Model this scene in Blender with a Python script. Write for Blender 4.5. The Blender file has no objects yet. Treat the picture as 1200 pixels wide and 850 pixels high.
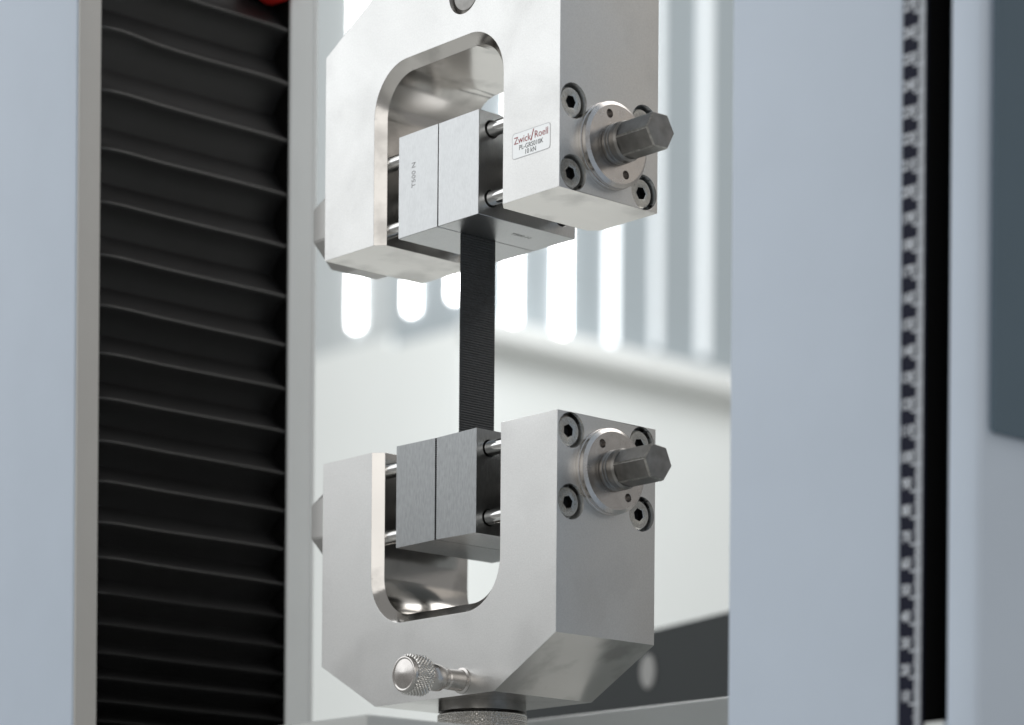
import bpy, bmesh, math, random
from mathutils import Vector, Matrix

random.seed(4)
S = bpy.context.scene
COL = S.collection
MM = 0.001
ZO = 1.0            # height of the lower grip's leg tops above the floor level, metres

# ------------------------------------------------------------------ camera
YAW, ROLL = 0.73084681, 0.00748724
cw, sw = math.cos(YAW), math.sin(YAW)
R0, D0, H0 = -0.01135816, 1.2, 0.24976567
cam_d = bpy.data.cameras.new('camera')
cam = bpy.data.objects.new('camera', cam_d)
COL.objects.link(cam)
rt = Vector((sw, cw, 0)); fw = Vector((-cw, sw, 0)); up = Vector((0, 0, 1))
rr = rt * math.cos(ROLL) + up * math.sin(ROLL)
uu = -rt * math.sin(ROLL) + up * math.cos(ROLL)
cam.matrix_world = Matrix(((rr.x, uu.x, -fw.x, -R0 * sw + D0 * cw),
                           (rr.y, uu.y, -fw.y, -R0 * cw - D0 * sw),
                           (rr.z, uu.z, -fw.z, ZO - H0),
                           (0, 0, 0, 1)))
cam_d.sensor_width = 36
cam_d.lens = 3359.2 / 1200 * 36
cam_d.shift_y = 798.9 * math.cos(ROLL) / 1200
cam_d.shift_x = 798.9 * math.sin(ROLL) / 1200
cam_d.clip_start, cam_d.clip_end = 0.02, 200
cam_d.dof.use_dof = True
cam_d.dof.focus_distance = 1.165
cam_d.dof.aperture_fstop = 9.2
cam_d.dof.aperture_blades = 0
S.camera = cam

# ------------------------------------------------------------------ world, lamps, exposure
W = bpy.data.worlds.new('World'); S.world = W; W.use_nodes = True
bg = W.node_tree.nodes['Background']
bg.inputs['Color'].default_value = (1.0, 0.99, 0.97, 1)
bg.inputs['Strength'].default_value = 0.20

def area(name, loc, target, sx, sy, watts, col=(1, 1, 1)):
    l = bpy.data.lights.new(name, 'AREA'); l.shape = 'RECTANGLE'; l.size = sx; l.size_y = sy
    l.energy = watts; l.color = col
    o = bpy.data.objects.new(name, l); COL.objects.link(o)
    o.location = loc
    o.rotation_euler = (Vector(target) - Vector(loc)).to_track_quat('-Z', 'Y').to_euler()
    return o

C0 = Vector((0, 0, ZO))
area('window_light', (-2.75, -2.45, ZO + 2.75), (0, 0, ZO + 2.25), 5.0, 4.1, 67, (.95, .98, 1))
area('room_light', (2.3, -2.7, ZO + 1.1), (0, 0, ZO + .6), 2.4, 2.2, 13, (1, .98, .945))
area('ceiling_light', (0.5, 1.35, ZO + 2.0), (-.1, 0, ZO), 2.6, 1.1, 17, (1, .98, .95))
area('side_fill', (2.4, 2.2, ZO + 1.65), (0, 0, ZO + .5), 1.6, 1.6, 1.7, (1, .90, .78))  # added unseen lamp, gives the grips' side faces a gradient
area('wall_fill', (-2.3, 2.1, ZO + 3.4), (-5.1, 4.6, ZO + .7), 2.6, 2.6, 175, (.97, 1, 1))  # added unseen lamp that brightens the far wall

S.view_settings.view_transform = 'Standard'
S.view_settings.look = 'None'
S.view_settings.exposure = 0.34
S.view_settings.gamma = 1
S.view_settings.use_curve_mapping = False

# ------------------------------------------------------------------ materials
def nt(m):
    m.use_nodes = True
    t = m.node_tree
    return t, t.nodes['Principled BSDF']

def mat(name, col, metal=0.0, rough=0.5, var=0.0, vscale=60, bump=0.0, bscale=1500, stretch=(1, 1, 1),
        rvar=0.0, smudge=0.0, stain=0.0, sscale=25, aniso=0.0, spec=None, coat=0.0):
    m = bpy.data.materials.new(name)
    t, b = nt(m)
    b.inputs['Metallic'].default_value = metal
    b.inputs['Roughness'].default_value = rough
    b.inputs['Base Color'].default_value = (*col, 1)
    if aniso: b.inputs['Anisotropic'].default_value = aniso
    if spec is not None: b.inputs['Specular IOR Level'].default_value = spec
    if coat: b.inputs['Coat Weight'].default_value = coat
    if not (var or bump or rvar or stain): return m
    N, L = t.nodes, t.links
    tc = N.new('ShaderNodeTexCoord'); mp = N.new('ShaderNodeMapping')
    mp.inputs['Scale'].default_value = stretch
    L.new(tc.outputs['Object'], mp.inputs['Vector'])
    def noise(scale, detail=4, src=mp):
        n = N.new('ShaderNodeTexNoise'); n.inputs['Scale'].default_value = scale
        n.inputs['Detail'].default_value = detail
        L.new(src.outputs[0] if src is mp else src.outputs['Object'], n.inputs['Vector']); return n
    def ramp(src, a, c, lo, hi):
        r = N.new('ShaderNodeMapRange'); r.inputs['From Min'].default_value = a; r.inputs['From Max'].default_value = c
        r.inputs['To Min'].default_value = lo; r.inputs['To Max'].default_value = hi
        L.new(src, r.inputs['Value']); return r.outputs['Result']
    colsock = None
    if var:
        n = noise(vscale)
        f = ramp(n.outputs['Fac'], .3, .7, 1 - var, 1 + var)
        v = N.new('ShaderNodeVectorMath'); v.operation = 'SCALE'; v.inputs[0].default_value = col
        L.new(f, v.inputs['Scale']); colsock = v.outputs[0]
    if stain:
        n = noise(sscale, 6, tc)
        f = ramp(n.outputs['Fac'], .52, .66, 1, 1 - stain)
        v = N.new('ShaderNodeVectorMath'); v.operation = 'SCALE'
        if colsock: L.new(colsock, v.inputs[0])
        else: v.inputs[0].default_value = col
        L.new(f, v.inputs['Scale']); colsock = v.outputs[0]
    if colsock: L.new(colsock, b.inputs['Base Color'])
    if rvar:
        n = noise(vscale * .6, 5)
        rs = ramp(n.outputs['Fac'], .3, .7, max(.02, rough - rvar), rough + rvar)
        if smudge:
            n2 = noise(16, 7, tc); n2.inputs['Distortion'].default_value = 1.2
            ad = N.new('ShaderNodeMath'); ad.operation = 'ADD'
            L.new(rs, ad.inputs[0]); L.new(ramp(n2.outputs['Fac'], .38, .68, -smudge, smudge), ad.inputs[1]); rs = ad.outputs[0]
        L.new(rs, b.inputs['Roughness'])
    if bump:
        n = noise(bscale, 3)
        bp = N.new('ShaderNodeBump'); bp.inputs['Strength'].default_value = bump; bp.inputs['Distance'].default_value = .0002
        L.new(n.outputs['Fac'], bp.inputs['Height']); L.new(bp.outputs[0], b.inputs['Normal'])
    return m

def emit(name, col, strength):
    m = bpy.data.materials.new(name); t, b = nt(m)
    b.inputs['Base Color'].default_value = (.8, .8, .8, 1)
    b.inputs['Emission Color'].default_value = (*col, 1); b.inputs['Emission Strength'].default_value = strength
    return m

M = {}
M['steel'] = mat('satin_steel', (.70, .698, .687), 1, .36, var=.05, vscale=1700, bump=.17, bscale=1700, rvar=.02, smudge=.05, stain=.05, sscale=38)
M['steel_in'] = mat('milled_steel', (.72, .70, .675), 1, .19, var=.06, vscale=22, bump=.06, bscale=900, stretch=(1, .25, 1), rvar=.10, stain=.30, sscale=42)
M['jaw_light'] = mat('ground_steel', (.56, .57, .575), 1, .34, var=.05, vscale=1500, bump=.2, bscale=1700, stretch=(1, 1, .35), rvar=.015, stain=.03, sscale=120)
M['jaw_dark'] = mat('hardened_steel', (.33, .34, .345), 1, .33, var=.10, vscale=1100, bump=.2, bscale=1600, stretch=(1, 1, .3), rvar=.03)
M['nickel'] = mat('turned_steel', (.64, .61, .585), 1, .24, var=.06, vscale=300, bump=.05, bscale=3000, rvar=.05)
M['chrome'] = mat('polished_pin', (.80, .80, .79), 1, .10)
M['dark_steel'] = mat('blackened_steel', (.27, .262, .25), 1, .34, var=.15, vscale=260, bump=.15, bscale=2500, rvar=.06)
M['edge_glint'] = mat('edge_glint_steel', (.42, .41, .39), 1, .34, var=.3, vscale=700)  # highlight on the hexagon edges, put into the colour
M['screw'] = mat('screw_steel', (.52, .52, .50), 1, .27, var=.12, vscale=900, bump=.35, bscale=1800)
M['ring'] = mat('knurled_steel', (.75, .73, .70), 1, .2)
M['hole_shade'] = mat('painted_hole_shade', (.02, .02, .02), .6, .5)  # shade inside the screw sockets, painted as a dark colour
M['sticker'] = mat('sticker_foil', (.80, .81, .81), .75, .38)
M['red_ink'] = mat('red_ink', (.42, .05, .06), 0, .5)
M['border_ink'] = mat('grey_ink', (.52, .52, .53), .5, .45)
M['black_ink'] = mat('black_ink', (.05, .05, .05), 0, .5)
M['engraving'] = mat('engraved_mark', (.33, .33, .33), .85, .45)
M['strap'] = mat('black_webbing', (.028, .031, .034), 0, .5, var=.3, vscale=900, spec=.5)
M['paint'] = mat('painted_aluminium', (.69, .79, .925), 0.0, .42, var=.015, vscale=30, bump=.05, bscale=700)
M['frame_side'] = mat('anodised_aluminium', (.84, .87, .87), 0.0, .42, var=.02, vscale=30, bump=.04, bscale=900)
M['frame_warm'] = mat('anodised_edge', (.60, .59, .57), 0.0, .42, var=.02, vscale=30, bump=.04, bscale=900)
M['nut'] = mat('pale_matt_nut', (.66, .655, .64), .35, .42)
M['light_line'] = mat('light_line_white', (.92, .94, .94), 0, .25)  # line of light at the column edge, painted white
M['rubber'] = mat('black_bellows_rubber', (.011, .011, .0115), 0, .42, var=.2, vscale=60, spec=.8)
M['slot'] = mat('black_slot', (.004, .004, .004), 0, .7, spec=.1)
M['scale_black'] = mat('scale_black', (.011, .013, .032), 0, .6, spec=.2)
M['scale_white'] = mat('scale_white', (.74, .79, .86), 0, .5)
M['panel'] = mat('slate_panel', (.13, .19, .245), 0, .45, var=.03, vscale=20)
M['red'] = mat('red_plastic', (.55, .02, .015), 0, .4)
M['wall'] = mat('white_wall', (.78, .80, .79), 0, .7, var=.02, vscale=1.5)
M['wall_grey'] = mat('grey_window_frame', (.50, .53, .54), 0, .6)
M['bar_grey'] = mat('blue_grey_window_frame', (.36, .40, .425), 0, .6)
M['sill'] = mat('sill_white', (.80, .81, .80), 0, .5)
M['slit_a'] = emit('daylight_slit', (1, 1, 1), 12)
M['slit_b'] = emit('shaded_daylight_slit', (.9, .96, 1), 1.7)
M['slit_c'] = emit('dim_daylight_slit', (.84, .94, 1), .35)
M['cabinet'] = mat('charcoal_cabinet', (.035, .042, .044), 0, .5, var=.05, vscale=10)
M['oval'] = mat('grey_oval', (.5, .5, .49), 0, .5)
M['cast'] = mat('pale_machine_paint', (.62, .64, .63), 0, .45, var=.02, vscale=20)

# ------------------------------------------------------------------ helpers
def V(x, y, z): return Vector((x * MM, y * MM, z * MM + ZO))

def finish(bm, name, material, parent=None, sharp=28, recalc=True):
    if recalc: bmesh.ops.recalc_face_normals(bm, faces=bm.faces)
    me = bpy.data.meshes.new(name); bm.to_mesh(me); bm.free()
    return link(me, name, material, parent, sharp)

def link(me, name, material, parent=None, sharp=28):
    if len(me.polygons):
        me.polygons.foreach_set('use_smooth', [True] * len(me.polygons))
        me.set_sharp_from_angle(angle=math.radians(sharp))
    me.materials.clear(); me.materials.append(M[material] if isinstance(material, str) else material)
    o = bpy.data.objects.new(name, me); COL.objects.link(o)
    if parent: put(o, parent)
    return o

def wloc(o):
    v = Vector(o.location)
    while o.parent: o = o.parent; v = v + o.location
    return v

def put(o, parent):          # parent keeping the world place (only translations are used)
    o.location = Vector(o.location) - wloc(parent)
    o.parent = parent

def thing(name, loc, label, cat, group=None):
    o = bpy.data.objects.new(name, None); COL.objects.link(o); o.location = loc
    o.empty_display_size = .02
    tag(o, label, cat, group); return o

def tag(o, label, cat, group=None):
    o['label'] = label; o['category'] = cat
    if group: o['group'] = group
    return o

def bbox(bm, a, b):
    x0, y0, z0 = a; x1, y1, z1 = b
    v = [bm.verts.new(q) for q in ((x0, y0, z0), (x1, y0, z0), (x1, y1, z0), (x0, y1, z0), (x0, y0, z1), (x1, y0, z1), (x1, y1, z1), (x0, y1, z1))]
    for f in ((0, 3, 2, 1), (4, 5, 6, 7), (0, 1, 5, 4), (1, 2, 6, 5), (2, 3, 7, 6), (3, 0, 4, 7)):
        bm.faces.new([v[i] for i in f])

def box(name, a, b, material, parent=None, bevel=0.0, seg=2):
    bm = bmesh.new(); bbox(bm, a, b)
    if bevel: bmesh.ops.bevel(bm, geom=list(bm.edges), offset=bevel, segments=seg, profile=.5, affect='EDGES')
    return finish(bm, name, material, parent)

def mbox(name, a, b, material, parent=None, bevel=0.0, seg=2):   # millimetres, in grip coordinates
    return box(name, V(*a), V(*b), material, parent, bevel * MM, seg)

def lathe(bm, prof, org, axis='X', n=48, fn=None):
    """prof: (along axis, radius) in metres; closed with caps where radius = 0."""
    rings = []
    for a, r in prof:
        if r <= 1e-9:
            rings.append([bm.verts.new(place(a, 0, 0, org, axis))]); continue
        ring = []
        for i in range(n):
            th = 2 * math.pi * i / n
            q = fn(a, r, th) if fn else r
            ring.append(bm.verts.new(place(a, q * math.cos(th), q * math.sin(th), org, axis)))
        rings.append(ring)
    for A, B in zip(rings, rings[1:]):
        for i in range(n):
            j = (i + 1) % n
            if len(A) == 1 and len(B) == 1: continue
            if len(A) == 1: bm.faces.new((A[0], B[j], B[i]))
            elif len(B) == 1: bm.faces.new((A[i], A[j], B[0]))
            else: bm.faces.new((A[i], A[j], B[j], B[i]))
    return rings

def place(a, u, v, org, axis):
    o = Vector(org)
    if axis == 'X': return o + Vector((a, u, v))
    if axis == 'Y': return o + Vector((u, a, v))
    return o + Vector((u, v, a))

def turned(name, prof, org, axis, material, parent=None, n=48, fn=None, sharp=28):
    bm = bmesh.new(); lathe(bm, [(a * MM, r * MM) for a, r in prof], org, axis, n, fn)
    return finish(bm, name, material, parent, sharp)

def text_mesh(body, size, extrude=.00003, align='CENTER', shear=0.0, off=0.0):
    c = bpy.data.curves.new('lettering', 'FONT'); c.body = body; c.size = size; c.extrude = extrude
    c.align_x = align; c.offset = off; c.align_y = 'CENTER'; c.resolution_u = 3; c.shear = shear
    o = bpy.data.objects.new('tmp_text', c); COL.objects.link(o)
    dg = bpy.context.evaluated_depsgraph_get(); dg.update()
    me = bpy.data.meshes.new_from_object(o.evaluated_get(dg))
    bpy.data.objects.remove(o); bpy.data.curves.remove(c)
    return me

def text(name, body, size, mtx, material, parent, sx=1.0, **k):
    me = text_mesh(body, size, **k)
    me.transform(mtx @ Matrix.Diagonal((sx, 1, 1, 1)))
    return link(me, name, material, parent)

def frame_mtx(o, x, y):      # text plane: x along the line, y up the letters
    x = Vector(x).normalized(); y = Vector(y).normalized(); z = x.cross(y)
    return Matrix(((x.x, y.x, z.x, o[0]), (x.y, y.y, z.y, o[1]), (x.z, y.z, z.z, o[2]), (0, 0, 0, 1)))

def apply_mods(o, sharp=24):
    dg = bpy.context.evaluated_depsgraph_get(); dg.update()
    me = bpy.data.meshes.new_from_object(o.evaluated_get(dg))
    o.modifiers.clear(); old = o.data; o.data = me; bpy.data.meshes.remove(old)
    me.polygons.foreach_set('use_smooth', [True] * len(me.polygons))
    me.set_sharp_from_angle(angle=math.radians(sharp))
    me.polygons.foreach_set('use_smooth', [len(f.vertices) <= 4 and f.area < 1.2e-4 for f in me.polygons])

def cut(o, cutters, bevel=.25, seg=2):
    for c in cutters:
        m = o.modifiers.new('cut', 'BOOLEAN'); m.operation = 'DIFFERENCE'; m.object = c; m.solver = 'EXACT'
    if bevel:
        b = o.modifiers.new('edge', 'BEVEL'); b.width = bevel * MM; b.segments = seg; b.limit_method = 'ANGLE'; b.angle_limit = math.radians(35)
    apply_mods(o)
    for c in cutters:
        me = c.data; bpy.data.objects.remove(c); bpy.data.meshes.remove(me)

# ------------------------------------------------------------------ the setting: far wall with window slits
far_wall = thing('wall', (-5, 4.309, 0), 'x', 'x')
for k_ in ('label', 'category'): del far_wall[k_]
far_wall['kind'] = 'structure'
ZS = ZO + 1.70
box('wall_panel', (-5.3, 4.309, -.6), (-5.0, 9.0, ZS), 'wall', far_wall)
box('wall_panel', (-9.0, 4.309, -.6), (-5.303, 4.6, ZS + .03), 'wall', far_wall)
box('window_band', (-5.3, 4.321, ZS), (-5.012, 9.0, ZS + 3), 'bar_grey', far_wall)
box('window_band', (-9.0, 4.321, ZS + .03), (-5.303, 4.6, ZS + 3), 'wall_grey', far_wall)
box('window_sill', (-5.011, 4.309, ZS - .035), (-4.90, 9.0, ZS + .018), 'sill', far_wall, .008)
for i, (y, zb, w_, m_) in enumerate(((4.503, 1.742, .025, 'slit_a'), (4.690, 1.744, .025, 'slit_a'), (4.883, 1.756, .022, 'slit_b'),
                                  (5.064, 1.77, .022, 'slit_c'), (5.259, 1.78, .034, 'slit_c'), (5.45, 1.785, .012, 'slit_c'), (5.64, 1.785, .012, 'slit_c'))):
    box('window_slit', (-5.0115, y - w_ / 2, ZO + zb), (-5.002, y + w_ / 2, ZS + 3), m_, far_wall)
for x in (-5.463, -5.2176, -5.03):
    box('window_slit', (x - .0125, 4.311, ZO + 1.785), (x + .0125, 4.3205, ZS + 3), 'slit_a', far_wall)

fl_ = box('floor', (-9, -6, -.62), (7, 9, -.6), mat('pale_floor', (.78, .78, .76), 0, .5, var=.04, vscale=2)); fl_['kind'] = 'structure'

# ------------------------------------------------------------------ dark display behind the lower grip
cab = thing('monitor', (-.41, .52, -.6), 'charcoal display with a pale oval spot on a stand behind the lower grip', 'monitor')
bm = bmesh.new()
x0, x1, y0, y1 = -.53, -.29, .50, .53
prof = [(x0, -.047), (x1, -.047), (x1, .0245), (x0, .0075)]
va = [bm.verts.new((x, y0, ZO + z)) for x, z in prof]; vb = [bm.verts.new((x, y1, ZO + z)) for x, z in prof]
bm.faces.new(va); bm.faces.new(vb[::-1])
for i in range(4): bm.faces.new((va[i], vb[i], vb[(i + 1) % 4], va[(i + 1) % 4]))
bmesh.ops.bevel(bm, geom=list(bm.edges), offset=.002, segments=2, affect='EDGES')
finish(bm, 'housing', 'cabinet', cab)
box('stand', (-.425, .5303, -.6), (-.395, .55, ZO - .01), 'cabinet', cab, .002)
turned('oval_spot', [(-1.2, 0), (-1.2, 8.5), (0, 9)], (-.4074, .4999, ZO - .0101), 'Y', 'oval', cab, 32,
       fn=lambda a, r, th: r * (1 / math.sqrt((math.cos(th) / .75) ** 2 + (math.sin(th) / 1.25) ** 2)))  # flat pale grey oval on the housing front

# ------------------------------------------------------------------ load frame (testing machine)
lf = thing('testing_machine', (0, 0, ZO - .6), 'pale blue testing machine frame with two columns, black bellows and printed scale', 'testing machine')
Z0_, Z1_ = ZO - .55, ZO + .9
XL, YF = -.206, -.067
def column_bar(name, parts, material, parent, bevel):
    bm = bmesh.new()
    for a, b in parts:
        t_ = bmesh.new(); bbox(t_, a, b)
        bmesh.ops.bevel(t_, geom=[e for e in t_.edges if abs(e.verts[0].co.z - e.verts[1].co.z) > .1], offset=bevel, segments=3, profile=.5, affect='EDGES')
        me = bpy.data.meshes.new('t'); t_.to_mesh(me); t_.free(); bm.from_mesh(me); bpy.data.meshes.remove(me)
    return finish(bm, name, material, parent)
# left column: painted front plate, anodised inner rails, recess that holds the bellows
lc = column_bar('column', [((-.40, YF, Z0_), (XL - .0019, YF + .010, Z1_))], 'paint', lf, .0012)
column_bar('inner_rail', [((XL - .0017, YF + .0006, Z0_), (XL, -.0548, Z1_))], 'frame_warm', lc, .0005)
column_bar('inner_rail', [((XL - .02, .0546, Z0_), (XL, .0690, Z1_))], 'frame_side', lc, .0010)
column_bar('bellows_liner', [((XL - .0204, .0538, Z0_), (XL - .0012, .0545, Z1_)), ((XL - .0204, -.0547, Z0_), (XL - .0012, -.0544, Z1_))], 'slot', lc, .0001)
column_bar('edge_light_line', [((XL - .012, .0693, Z0_), (XL - .0003, .0712, Z1_))], 'light_line', lc, .0004)  # white strip painted in for a thin line of light
column_bar('back_panel', [((-.40, YF + .0103, Z0_), (XL - .0205, .069, Z1_))], 'slot', lc, .001)
# bellows
ridges = [268, 243, 217, 188.6, 162, 137, 112.6, 89.2, 67.6, 46.9, 26.9, 8.5, -10.3, -26.8, -42.9, -57.4, -70.7, -82.1, -93, -102.1, -110.5, -118.3, -126, -133]
bel = thing('bellows', (XL - .012, 0, ZO - .15), 'x', 'x')
for k_ in ('label', 'category'): del bel[k_]
put(bel, lf)
YA, YB, NY = -.0543, .0537, 26
for i in range(1, len(ridges) - 1):
    zr = ridges[i]; zt = .5 * (zr + ridges[i - 1]); zb = .5 * (zr + ridges[i + 1])
    bm = bmesh.new(); rows = []
    amp = .45 + 1.0 * (zr > 205) + .25 * (zr > 150)
    ph, tl = random.uniform(0, 6), random.uniform(-.6, .6)
    prof = []
    hu, hd = zt - zr, zr - zb
    # upper flank slopes out to a rounded lip, then tucks back underneath
    for s_, xo in ((1, -13), (.8, -11.2), (.55, -8.6), (.3, -5.6), (.16, -3.6), (.08, -2.3), (.03, -1.4), (-.012, -.9), (-.05, -1.0), (-.09, -1.8), (-.14, -3.2), (-.3, -6.2), (-.6, -10.2), (-1, -13)):
        prof.append((xo, zr + (hu * s_ if s_ > 0 else hd * -s_ * -1)))
    for j in range(NY + 1):
        u = j / NY; y = YA + (YB - YA) * u
        edge = math.exp(-u / .035)
        row = []
        for xo, z in prof:
            k = math.exp(-((z - zr) / 9) ** 2)
            dx = -2.2 * edge * k + .35 * amp * k * math.sin(5 * u + ph)
            dz = (-.9 * amp * math.sin(math.pi * u) * .6 + tl * (u - .5) + 1.1 * amp * math.exp(-((u - .12) / .12) ** 2) * .5 - 1.0 * amp * math.exp(-(1 - u) / .12)) * k * min(1, hu / 12 + .2)
            row.append(bm.verts.new((XL + (xo + dx) * MM, y, ZO + (z + dz) * MM)))
        rows.append(row)
    for A, B in zip(rows, rows[1:]):
        for k in range(len(A) - 1): bm.faces.new((A[k], A[k + 1], B[k + 1], B[k]))
    finish(bm, 'pleat', 'rubber', bel, sharp=75)
mb_ = turned('red_cap', [(0, 0), (0, 9), (-3, 10.5), (-12, 10.5), (-14, 9), (-14, 0)], (XL + .003, .047, ZO + .2645), 'X', 'red', lf, 24)

# right column: painted front with printed scale, black slot, rounded outer edge
rc = column_bar('column', [((.2057, YF, Z0_), (.2833, .09, Z1_))], 'paint', lf, .0012)
column_bar('column_core', [((.2835, YF + .0012, Z0_), (.2936, .09, Z1_)), ((.2938, YF + .011, Z0_), (.3018, .09, Z1_))], 'slot', rc, .0004)
column_bar('outer_rail', [((.3020, YF, Z0_), (.3172, .09, Z1_))], 'paint', rc, .0040)
sc = box('scale_strip', (.2840, YF - .0003, Z0_), (.2934, YF + .0010, Z1_), 'scale_black', rc)
PIT = .00873
bm = bmesh.new()
for i in range(-30, 420):
    z = ZO - .1359 - .0014 + (i - 10) * PIT / 10
    l_ = .0028 if i % 10 else .0050
    if i % 10 == 5: l_ = .0034
    h_ = .00027 if i % 10 else .00035
    bbox(bm, (.29335 - l_, YF - .00040, z - h_), (.29335, YF - .00029, z + h_))
tk = finish(bm, 'graduation_marks', 'scale_white', sc); tk['kind'] = 'stuff'
for i in range(0, 40):
    z = ZO - .1359 + (i - 1) * PIT + .0012
    if i == 0: continue
    text('numeral', str(i * 10), .0049, frame_mtx((.2868, YF - .00034, z), (1, 0, 0), (0, 0, 1)), 'scale_white', sc, sx=.78, off=.00016)
box('slot_foot', (.2939, YF + .001, Z0_), (.3017, YF + .0109, ZO - .1436), 'frame_side', rc)
# lower block that carries the grip, and the beam behind it
cb = box('base_block', (-.10, -.143, ZO - .40), (.10, .045, ZO - .1313), 'cast', lf, .002)
box('rear_beam', (-.2045, .15, ZO - .40), (.2045, .22, ZO - .0907), 'cast', lf, .003)

# dark panel on the outer side of the right column
pn = box('side_panel', (.3174, -.0635, ZO - .052), (.3200, .08, ZO + .55), 'panel', None, .0015)
tag(pn, 'dark slate panel fixed to outer side of the right column', 'panel')

# ------------------------------------------------------------------ screw grips
GW, GT, GH1, GH2, GB = 74.3, 27.16, 87.5, 107.7, 37.8
UO = 87.6                    # height of the upper grip's leg ends above the lower grip's
CZ = -21.2                   # spindle axis, from the leg end

def outline(op, bottom, r):
    """Fork outline in (x, z), legs up, open between the legs; op = half opening, bottom = its floor."""
    pts = [(GW, 0), (GW, -GH1), (GB, -GH2), (-GB, -GH2), (-GW, -GH1), (-GW, 0), (-op, 0)]
    N = 18
    for i in range(N + 1):
        a = math.pi + math.pi / 2 * i / N
        pts.append((-op + r + r * math.cos(a), bottom + r + r * math.sin(a)))
    for i in range(N + 1):
        a = -math.pi / 2 + math.pi / 2 * i / N
        pts.append((op - r + r * math.cos(a), bottom + r + r * math.sin(a)))
    pts.append((op, 0))
    return pts

def screw_mesh():
    bm = bmesh.new(); n = 36
    def hexr(a, r, th):
        if r < 2.9 * MM:
            t = (th + math.pi / 6) % (math.pi / 3) - math.pi / 6
            return 2.35 * MM / math.cos(t)
        return r
    lathe(bm, [(-4 * MM, 0), (-4 * MM, 5.9 * MM), (-.5 * MM, 5.9 * MM), (0, 5.4 * MM), (0, 2.95 * MM), (-.12 * MM, 2.6 * MM), (-2.6 * MM, 2.5 * MM), (-2.9 * MM, 0)], (0, 0, 0), 'X', n, hexr)
    # raised stamp marks round the socket
    for k in (0, 1, 2, 4, 5, 9, 10, 11):
        a = k * 2 * math.pi / 14 + .3
        c = Vector((0, 4.2 * MM * math.cos(a), 4.2 * MM * math.sin(a)))
        bbox(bm, c + Vector((-.05, -.28, -.5)) * MM, c + Vector((.12, .28, .5)) * MM)
    bmesh.ops.recalc_face_normals(bm, faces=bm.faces)
    me = bpy.data.meshes.new('socket_screw'); bm.to_mesh(me); bm.free()
    me.polygons.foreach_set('use_smooth', [True] * len(me.polygons)); me.set_sharp_from_angle(angle=math.radians(28))
    me.materials.append(M['screw']); me.materials.append(M['hole_shade'])
    for f in me.polygons:
        if (f.center.y ** 2 + f.center.z ** 2) ** .5 < 2.6 * MM and f.center.x > -3.5 * MM: f.material_index = 1  # socket recess darkened by colour in place of shade
    return me
SCREW = screw_mesh()
bm = bmesh.new(); lathe(bm, [(-1e-4, 0), (-1e-4, 3.05 * MM), (15 * MM, 3.05 * MM), (15 * MM, 0)], (0, 0, 0), 'X', 32)
bmesh.ops.recalc_face_normals(bm, faces=bm.faces)
PIN = bpy.data.meshes.new('guide_pin'); bm.to_mesh(PIN); bm.free()
PIN.polygons.foreach_set('use_smooth', [True] * len(PIN.polygons)); PIN.set_sharp_from_angle(angle=math.radians(28)); PIN.materials.append(M['chrome'])

def shared(me, name, loc, parent, rot=0.0):
    o = bpy.data.objects.new(name, me); COL.objects.link(o); o.location = loc; o.rotation_euler = (rot, 0, 0)
    put(o, parent); return o

def cyl_cut(org, axis, a0, a1, r, n=48):
    bm = bmesh.new(); lathe(bm, [(a0 * MM, 0), (a0 * MM, r * MM), (a1 * MM, r * MM), (a1 * MM, 0)], org, axis, n)
    return finish(bm, 'cutter', 'hole_shade')

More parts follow.
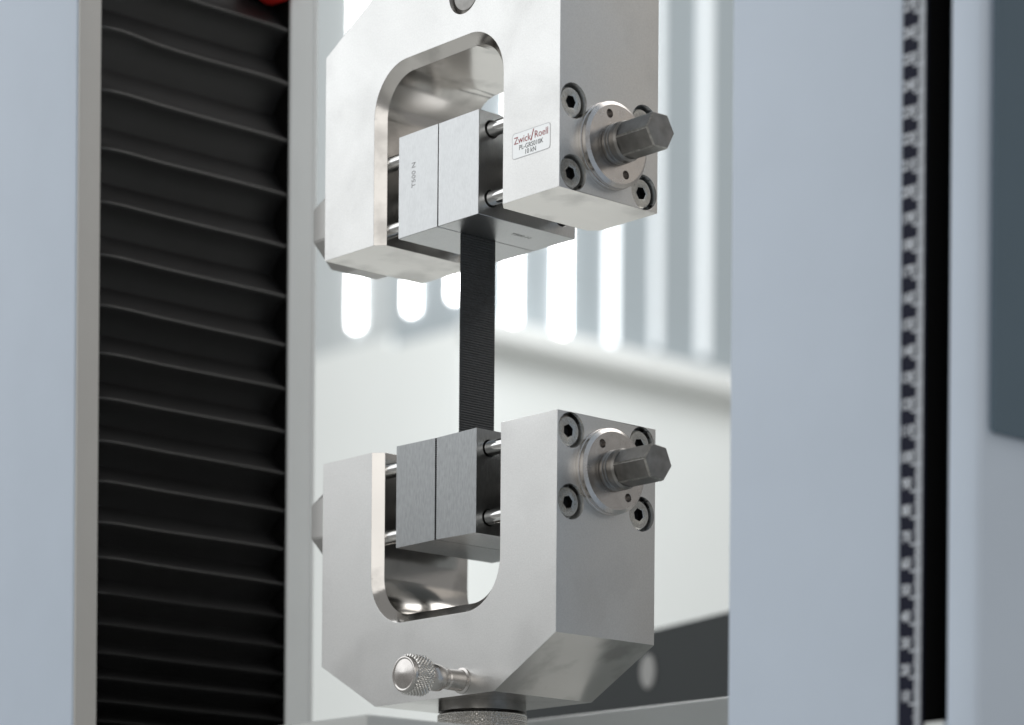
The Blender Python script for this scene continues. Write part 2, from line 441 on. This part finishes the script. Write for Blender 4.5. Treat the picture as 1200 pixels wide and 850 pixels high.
def grip(label, s, zo, jaw_mat, toothed):
    P = lambda x, y, z: V(x, y, zo + s * z)
    g = thing('screw_grip', P(0, 0, -GH2) if s > 0 else P(0, 0, 0), label, 'grip')
    # fork body
    c = 4.0
    L0, L1 = outline(41, -74, 21), outline(41 - c, -74 + c, 21 - c)
    bm = bmesh.new()
    loops = [[bm.verts.new(P(x, y, z)) for x, z in L] for L, y in ((L0, -GT), (L1, -GT + c), (L1, GT - c), (L0, GT))]
    bm.faces.new(loops[0]); bm.faces.new(loops[3])
    n = len(L0)
    for A, B in zip(loops, loops[1:]):
        for i in range(n): 
            j = (i + 1) % n
            bm.faces.new((A[i], A[j], B[j], B[i]))
    bmesh.ops.remove_doubles(bm, verts=bm.verts, dist=1e-7)
    body = finish(bm, 'fork', 'steel', None)
    cutters = []
    for y in (-19.6, 19.6):
        for z in (CZ + 14.1, CZ - 14.1):
            cutters.append(cyl_cut(P(GW, y, z), 'X', -6, 5, 7.05))
    px, pz = (18.3, -101.8) if s > 0 else (16.2, -92.4)
    if s < 0: cutters.append(cyl_cut(P(px, -GT, pz), 'Y', -5, 5, 9.3))
    cut(body, cutters, .3)
    body.data.materials.append(M['steel_in'])
    for f in body.data.polygons:
        n_, c_ = f.normal, f.center
        zl = (c_.z - ZO) / MM - zo
        zl *= s
        if abs(n_.y) < .9 and abs(n_.x) < .98 and abs(n_.z) < .98 and f.area > 2e-5: f.material_index = 1
        if abs(c_.x) < .0412 and zl > -75 and abs(n_.y) < .9: f.material_index = 1
        if n_.z * s < -.5: f.material_index = 1
        if n_.z * s > .9 and zl > -.5: f.material_index = 1
    put(body, g)
    for y in (-19.6, 19.6):
        for z in (CZ + 14.1, CZ - 14.1):
            shared(SCREW, 'socket_screw', P(GW - 1.7, y, z), g, random.uniform(0, 6))
    # flange with two spanner holes
    fl = turned('flange', [(0.02, 0), (0.02, 17.2), (1.5, 17.2), (1.7, 16.7), (2.3, 16.7), (2.5, 17.0), (3.9, 17.0), (4.9, 15.5), (4.9, 0)], P(GW, 0, CZ), 'X', 'nickel', None, 96)
    a = math.radians(54 if s > 0 else 68)
    cs = []
    for q in (1, -1):
        cs.append(cyl_cut(P(GW, -q * 12.2 * math.cos(a) * 1.0, CZ + q * 12.2 * math.sin(a) * s), 'X', .3, 9, 1.75, 24))
    cut(fl, cs, .12, 1); put(fl, g)
    # spindle: threaded collar then hexagon
    sp = turned('spindle', [(4.9, 0), (4.9, 8.2), (5.5, 8.2), (5.8, 7.7), (6.2, 7.7), (6.5, 8.2), (7.1, 8.2), (7.4, 7.7), (7.8, 7.7), (8.1, 8.15), (10.4, 8.05), (11.4, 7.3), (11.4, 0)],
                P(GW, 0, CZ), 'X', 'dark_steel', g, 64)
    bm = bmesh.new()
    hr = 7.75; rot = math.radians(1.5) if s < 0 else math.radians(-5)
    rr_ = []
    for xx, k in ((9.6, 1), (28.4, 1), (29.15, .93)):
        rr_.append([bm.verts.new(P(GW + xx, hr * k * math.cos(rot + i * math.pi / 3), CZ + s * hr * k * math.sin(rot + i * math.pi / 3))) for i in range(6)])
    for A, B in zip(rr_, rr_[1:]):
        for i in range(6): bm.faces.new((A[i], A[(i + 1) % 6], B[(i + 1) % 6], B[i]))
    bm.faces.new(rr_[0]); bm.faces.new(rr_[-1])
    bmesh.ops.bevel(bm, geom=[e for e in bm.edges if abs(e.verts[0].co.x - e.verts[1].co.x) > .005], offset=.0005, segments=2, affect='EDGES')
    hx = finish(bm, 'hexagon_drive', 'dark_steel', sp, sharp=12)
    hx.data.materials.append(M['edge_glint'])
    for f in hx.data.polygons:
        if f.area < 1.3e-5: f.material_index = 1  # small edge faces get the lighter steel as a painted highlight
    # octagonal adjusting nut on the other leg
    bm = bmesh.new(); rr_ = []
    for xx, k in ((-0.02, 1.04), (-8, 1.04), (-21.0, .84), (-21.4, .80)):
        rr_.append([bm.verts.new(P(-GW + (-xx if False else xx) - 0, 22.0 * k * math.cos(math.pi / 8 + i * math.pi / 4), CZ + 22.0 * k * math.sin(math.pi / 8 + i * math.pi / 4))) for i in range(8)])
    for A, B in zip(rr_, rr_[1:]):
        for i in range(8): bm.faces.new((A[i], A[(i + 1) % 8], B[(i + 1) % 8], B[i]))
    bm.faces.new(rr_[0]); bm.faces.new(rr_[-1])
    bmesh.ops.bevel(bm, geom=list(bm.edges), offset=.0004, segments=2, affect='EDGES')
    finish(bm, 'adjusting_nut', 'nut', g)
    # inner spindle ends and guide pins between legs and jaws
    JW, GAP, JY0, JY1, JZ0, JZ1 = 25.4, .24, -26.5, 27.3, .4, -42.2
    for sx in (-1, 1):
        turned('pressure_piece', [(0, 0), (0, 9.5), (11.4, 9.5), (11.4, 0)], P(min(sx * JW, sx * (JW + 11.45)), 0, CZ), 'X', 'dark_steel', g, 40)
        for y in (-19.6, 19.6):
            for z in (CZ + 14.1, CZ - 14.1):
                shared(PIN, 'guide_pin', P(JW - 2.9 if sx > 0 else -JW + 2.9 - 15, y, z), g)
    for sx in (-1, 1):
        bm = bmesh.new()
        pts = [(JW, JZ0), (JW, JZ1)]
        if toothed:
            nt_ = 46
            for i in range(nt_ * 2 + 1):
                z = JZ1 + .3 + (JZ0 - JZ1 - .6) * i / (nt_ * 2)
                pts.append((GAP + (.55 if i % 2 else 0), z))
        else:
            pts += [(GAP, JZ1), (GAP, JZ0)]
        va = [bm.verts.new(P(sx * x, JY0, z)) for x, z in pts]; vb = [bm.verts.new(P(sx * x, JY1, z)) for x, z in pts]
        bm.faces.new(va); bm.faces.new(vb[::-1])
        for i in range(len(va)): bm.faces.new((va[i], va[(i + 1) % len(va)], vb[(i + 1) % len(va)], vb[i]))
        jw = finish(bm, 'jaw', jaw_mat, None)
        cs = [cyl_cut(P(sx * JW, y, z), 'X', -3, 3, 3.6, 32) for y in (-19.6, 19.6) for z in (CZ + 14.1, CZ - 14.1)]
        cut(jw, cs, 0 if toothed else .2)
        put(jw, g)
        if not toothed and sx < 0:
            text('stamped_mark', 'T500 N', .0034, frame_mtx(P(-15.6, JY0 - .03, -24.5), (0, 0, 1), (-1, 0, 0)), 'engraving', jw, extrude=.00004)
        if not toothed and sx > 0:
            text('stamped_mark', 'T500 N', .0034, frame_mtx(P(13.5, 7.5, JZ0 + .03), (0, 1, 0), (1, 0, 0)), 'engraving', jw, extrude=.00004)
    return g, P

low, PL = grip('lower steel screw grip with dark jaws and knurled plunger knob, legs upward', 1, 0, 'jaw_dark', True)
upp, PU = grip('upper steel screw grip with pale jaws and white printed sticker, legs downward', -1, UO, 'jaw_light', False)

# sticker on the upper grip
def sticker():
    bm = bmesh.new(); x0, x1, z0, z1, r = 46.6, 69.0, 103.9, 114.2, 1.3
    pts = []
    for cx, cz, a0 in ((x1 - r, z1 - r, 0), (x0 + r, z1 - r, 90), (x0 + r, z0 + r, 180), (x1 - r, z0 + r, 270)):
        for i in range(7):
            a = math.radians(a0 + 15 * i); pts.append((cx + r * math.cos(a), cz + r * math.sin(a)))
    a = [bm.verts.new(V(x, -GT - .01, z)) for x, z in pts]; b = [bm.verts.new(V(x, -GT - .10, z)) for x, z in pts]
    bm.faces.new(a); bm.faces.new(b[::-1])
    for i in range(len(a)): bm.faces.new((a[i], a[(i + 1) % len(a)], b[(i + 1) % len(a)], b[i]))
    st = finish(bm, 'sticker', 'sticker', upp)
    bm = bmesh.new()
    cx_, cz_ = (x0 + x1) / 2, (z0 + z1) / 2
    a = [bm.verts.new(V(x, -GT - .115, z)) for x, z in pts]
    b = [bm.verts.new(V(cx_ + (x - cx_) * (1 - .42 / (x1 - x0)), -GT - .115, cz_ + (z - cz_) * (1 - .42 / (z1 - z0)))) for x, z in pts]
    for i in range(len(a)): bm.faces.new((a[i], a[(i + 1) % len(a)], b[(i + 1) % len(a)], b[i]))
    finish(bm, 'printed_border', 'border_ink', st)
    yy = -GT - .12
    X, Z = (1, 0, 0), (0, 0, 1)
    text('lettering', 'Zwick', .0040, frame_mtx(V(52.6, yy, 111.0), X, Z), 'red_ink', st, sx=1.0)
    text('lettering', 'Roell', .0040, frame_mtx(V(63.8, yy, 111.1), X, Z), 'red_ink', st, sx=1.0)
    text('lettering', '/', .0062, frame_mtx(V(58.5, yy, 111.3), X, Z), 'red_ink', st, sx=1.3)
    text('lettering', 'PL-GRS010K', .0027, frame_mtx(V(57.8, yy, 107.9), X, Z), 'black_ink', st)
    text('lettering', '10 kN', .0027, frame_mtx(V(57.4, yy, 105.6), X, Z), 'black_ink', st)
sticker()

# spring plunger on the lower grip
def knurl(n, pitch, amp, z0):
    def fn(a, r, th):
        if r < 0: return r
        u = th * n / (2 * math.pi); v = (a - z0) / pitch
        k = max(abs(math.sin(math.pi * (u + v))) , 0) * abs(math.sin(math.pi * (u - v)))
        return r + amp * k
    return fn
PX, PZ = 18.3, -101.8
pl = turned('locking_plunger', [(-.01, 0), (-.01, 5.4), (-.6, 5.3), (-1.0, 4.4), (-8.5, 4.2), (-9.0, 3.6), (-10.6, 3.6), (-11.2, 4.6), (-12.4, 5.3), (-14.4, 5.6), (-16.6, 5.3), (-18.0, 4.4), (-18.6, 3.3), (-24, 3.2), (-24, 0)], V(PX, -GT, PZ), 'Y', 'nickel', low, 48)
kn = knurl(30, 1.6 * MM, .9 * MM, 0)
prof = [(-20.2, 0), (-20.2, 5.2), (-20.8, 6.6)] + [(-21.2 - i * .275, 7.5) for i in range(29)] + [(-29.3, 7.3), (-29.4, 6.6)]
bm = bmesh.new()
lathe(bm, [(a * MM, r * MM) for a, r in prof], V(PX, -GT, PZ), 'Y', 320, fn=lambda a, r, th: kn(a, r, th) if abs(r - 7.5 * MM) < 1e-6 else r)
kb = finish(bm, 'knob', 'ring', pl, sharp=25)
turned('knob_face', [(-29.4, 7.42), (-30.6, 7.35), (-31.1, 7.0), (-31.2, 6.6), (-30.9, 6.0), (-31.3, 4.0), (-31.9, 1.2), (-32.0, 0)], V(PX, -GT, PZ), 'Y', 'nickel', pl, 48)
# the socket in the upper grip with the pin inside
turned('plunger_seat', [(5.02, 0), (5.02, 9.1), (2.4, 9.1), (1.2, 7.4), (1.0, 0)], PU(16.2, -GT, -92.4), 'Y', 'dark_steel', upp, 40)

# knurled ring and dark washer under the lower grip
rg = thing('knurled_ring', V(0, 0, -131.3), 'knurled dark steel lock ring under the lower grip', 'lock ring')
turned('washer', [(-107.72, 0), (-107.72, 18.4), (-111.2, 18.4), (-111.2, 0)], V(0, 0, 0), 'Z', 'dark_steel', rg, 96)
kr = knurl(74, 1.6 * MM, .9 * MM, 0)
prof = [(-111.7, 0), (-111.7, 17.2), (-112.2, 17.9)] + [(-112.4 - i * .3, 18.0) for i in range(60)] + [(-130.6, 17.6), (-131.2, 17.2), (-131.2, 0)]
bm = bmesh.new()
lathe(bm, [(a * MM, r * MM) for a, r in prof], V(0, 0, 0), 'Z', 640, fn=lambda a, r, th: kr(a, r, th) if abs(r - 18.0 * MM) < 1e-6 else r)
finish(bm, 'ring', 'ring', rg, sharp=25)
turned('collar', [(-111.2, 0), (-111.2, 14), (-111.7, 14), (-111.7, 0)], V(0, 0, 0), 'Z', 'dark_steel', rg, 48)

# ------------------------------------------------------------------ the specimen: black ribbed webbing strap
bm = bmesh.new()
ys = [-13.8, 5.2]; NZ = 700; z0, z1 = -34, 122; pit = 1.05
prev = None
cols = 20
rows = []
for i in range(NZ + 1):
    z = z0 + (z1 - z0) * i / NZ
    rib = abs(math.sin(math.pi * z / pit))
    free = 1 if 1 < z < 86.6 else 0
    th = (.26 + .26 * rib) if free else .22
    e = (.22 * rib) if free else 0
    row = []
    for sgn in (1, -1):
        for j in range(cols + 1):
            u = j / cols; u = u if sgn > 0 else 1 - u
            y = (ys[0] - e) + (ys[1] - ys[0] + 2 * e * .6) * u
            tt = th * (1 - .5 * (abs(2 * u - 1) ** 10)) + (.03 * math.sin(u * 60) if free else 0) * (rib - .5)
            row.append(bm.verts.new(V(sgn * tt, y, z)))
    rows.append(row)
for A, B in zip(rows, rows[1:]):
    n = len(A)
    for k in range(n): bm.faces.new((A[k], A[(k + 1) % n], B[(k + 1) % n], B[k]))
bm.faces.new(rows[0]); bm.faces.new(rows[-1])
st = finish(bm, 'webbing_strap', 'strap', None, sharp=50)
tag(st, 'black ribbed webbing strap stretched between the two steel grips', 'strap')

bpy.context.view_layer.update()
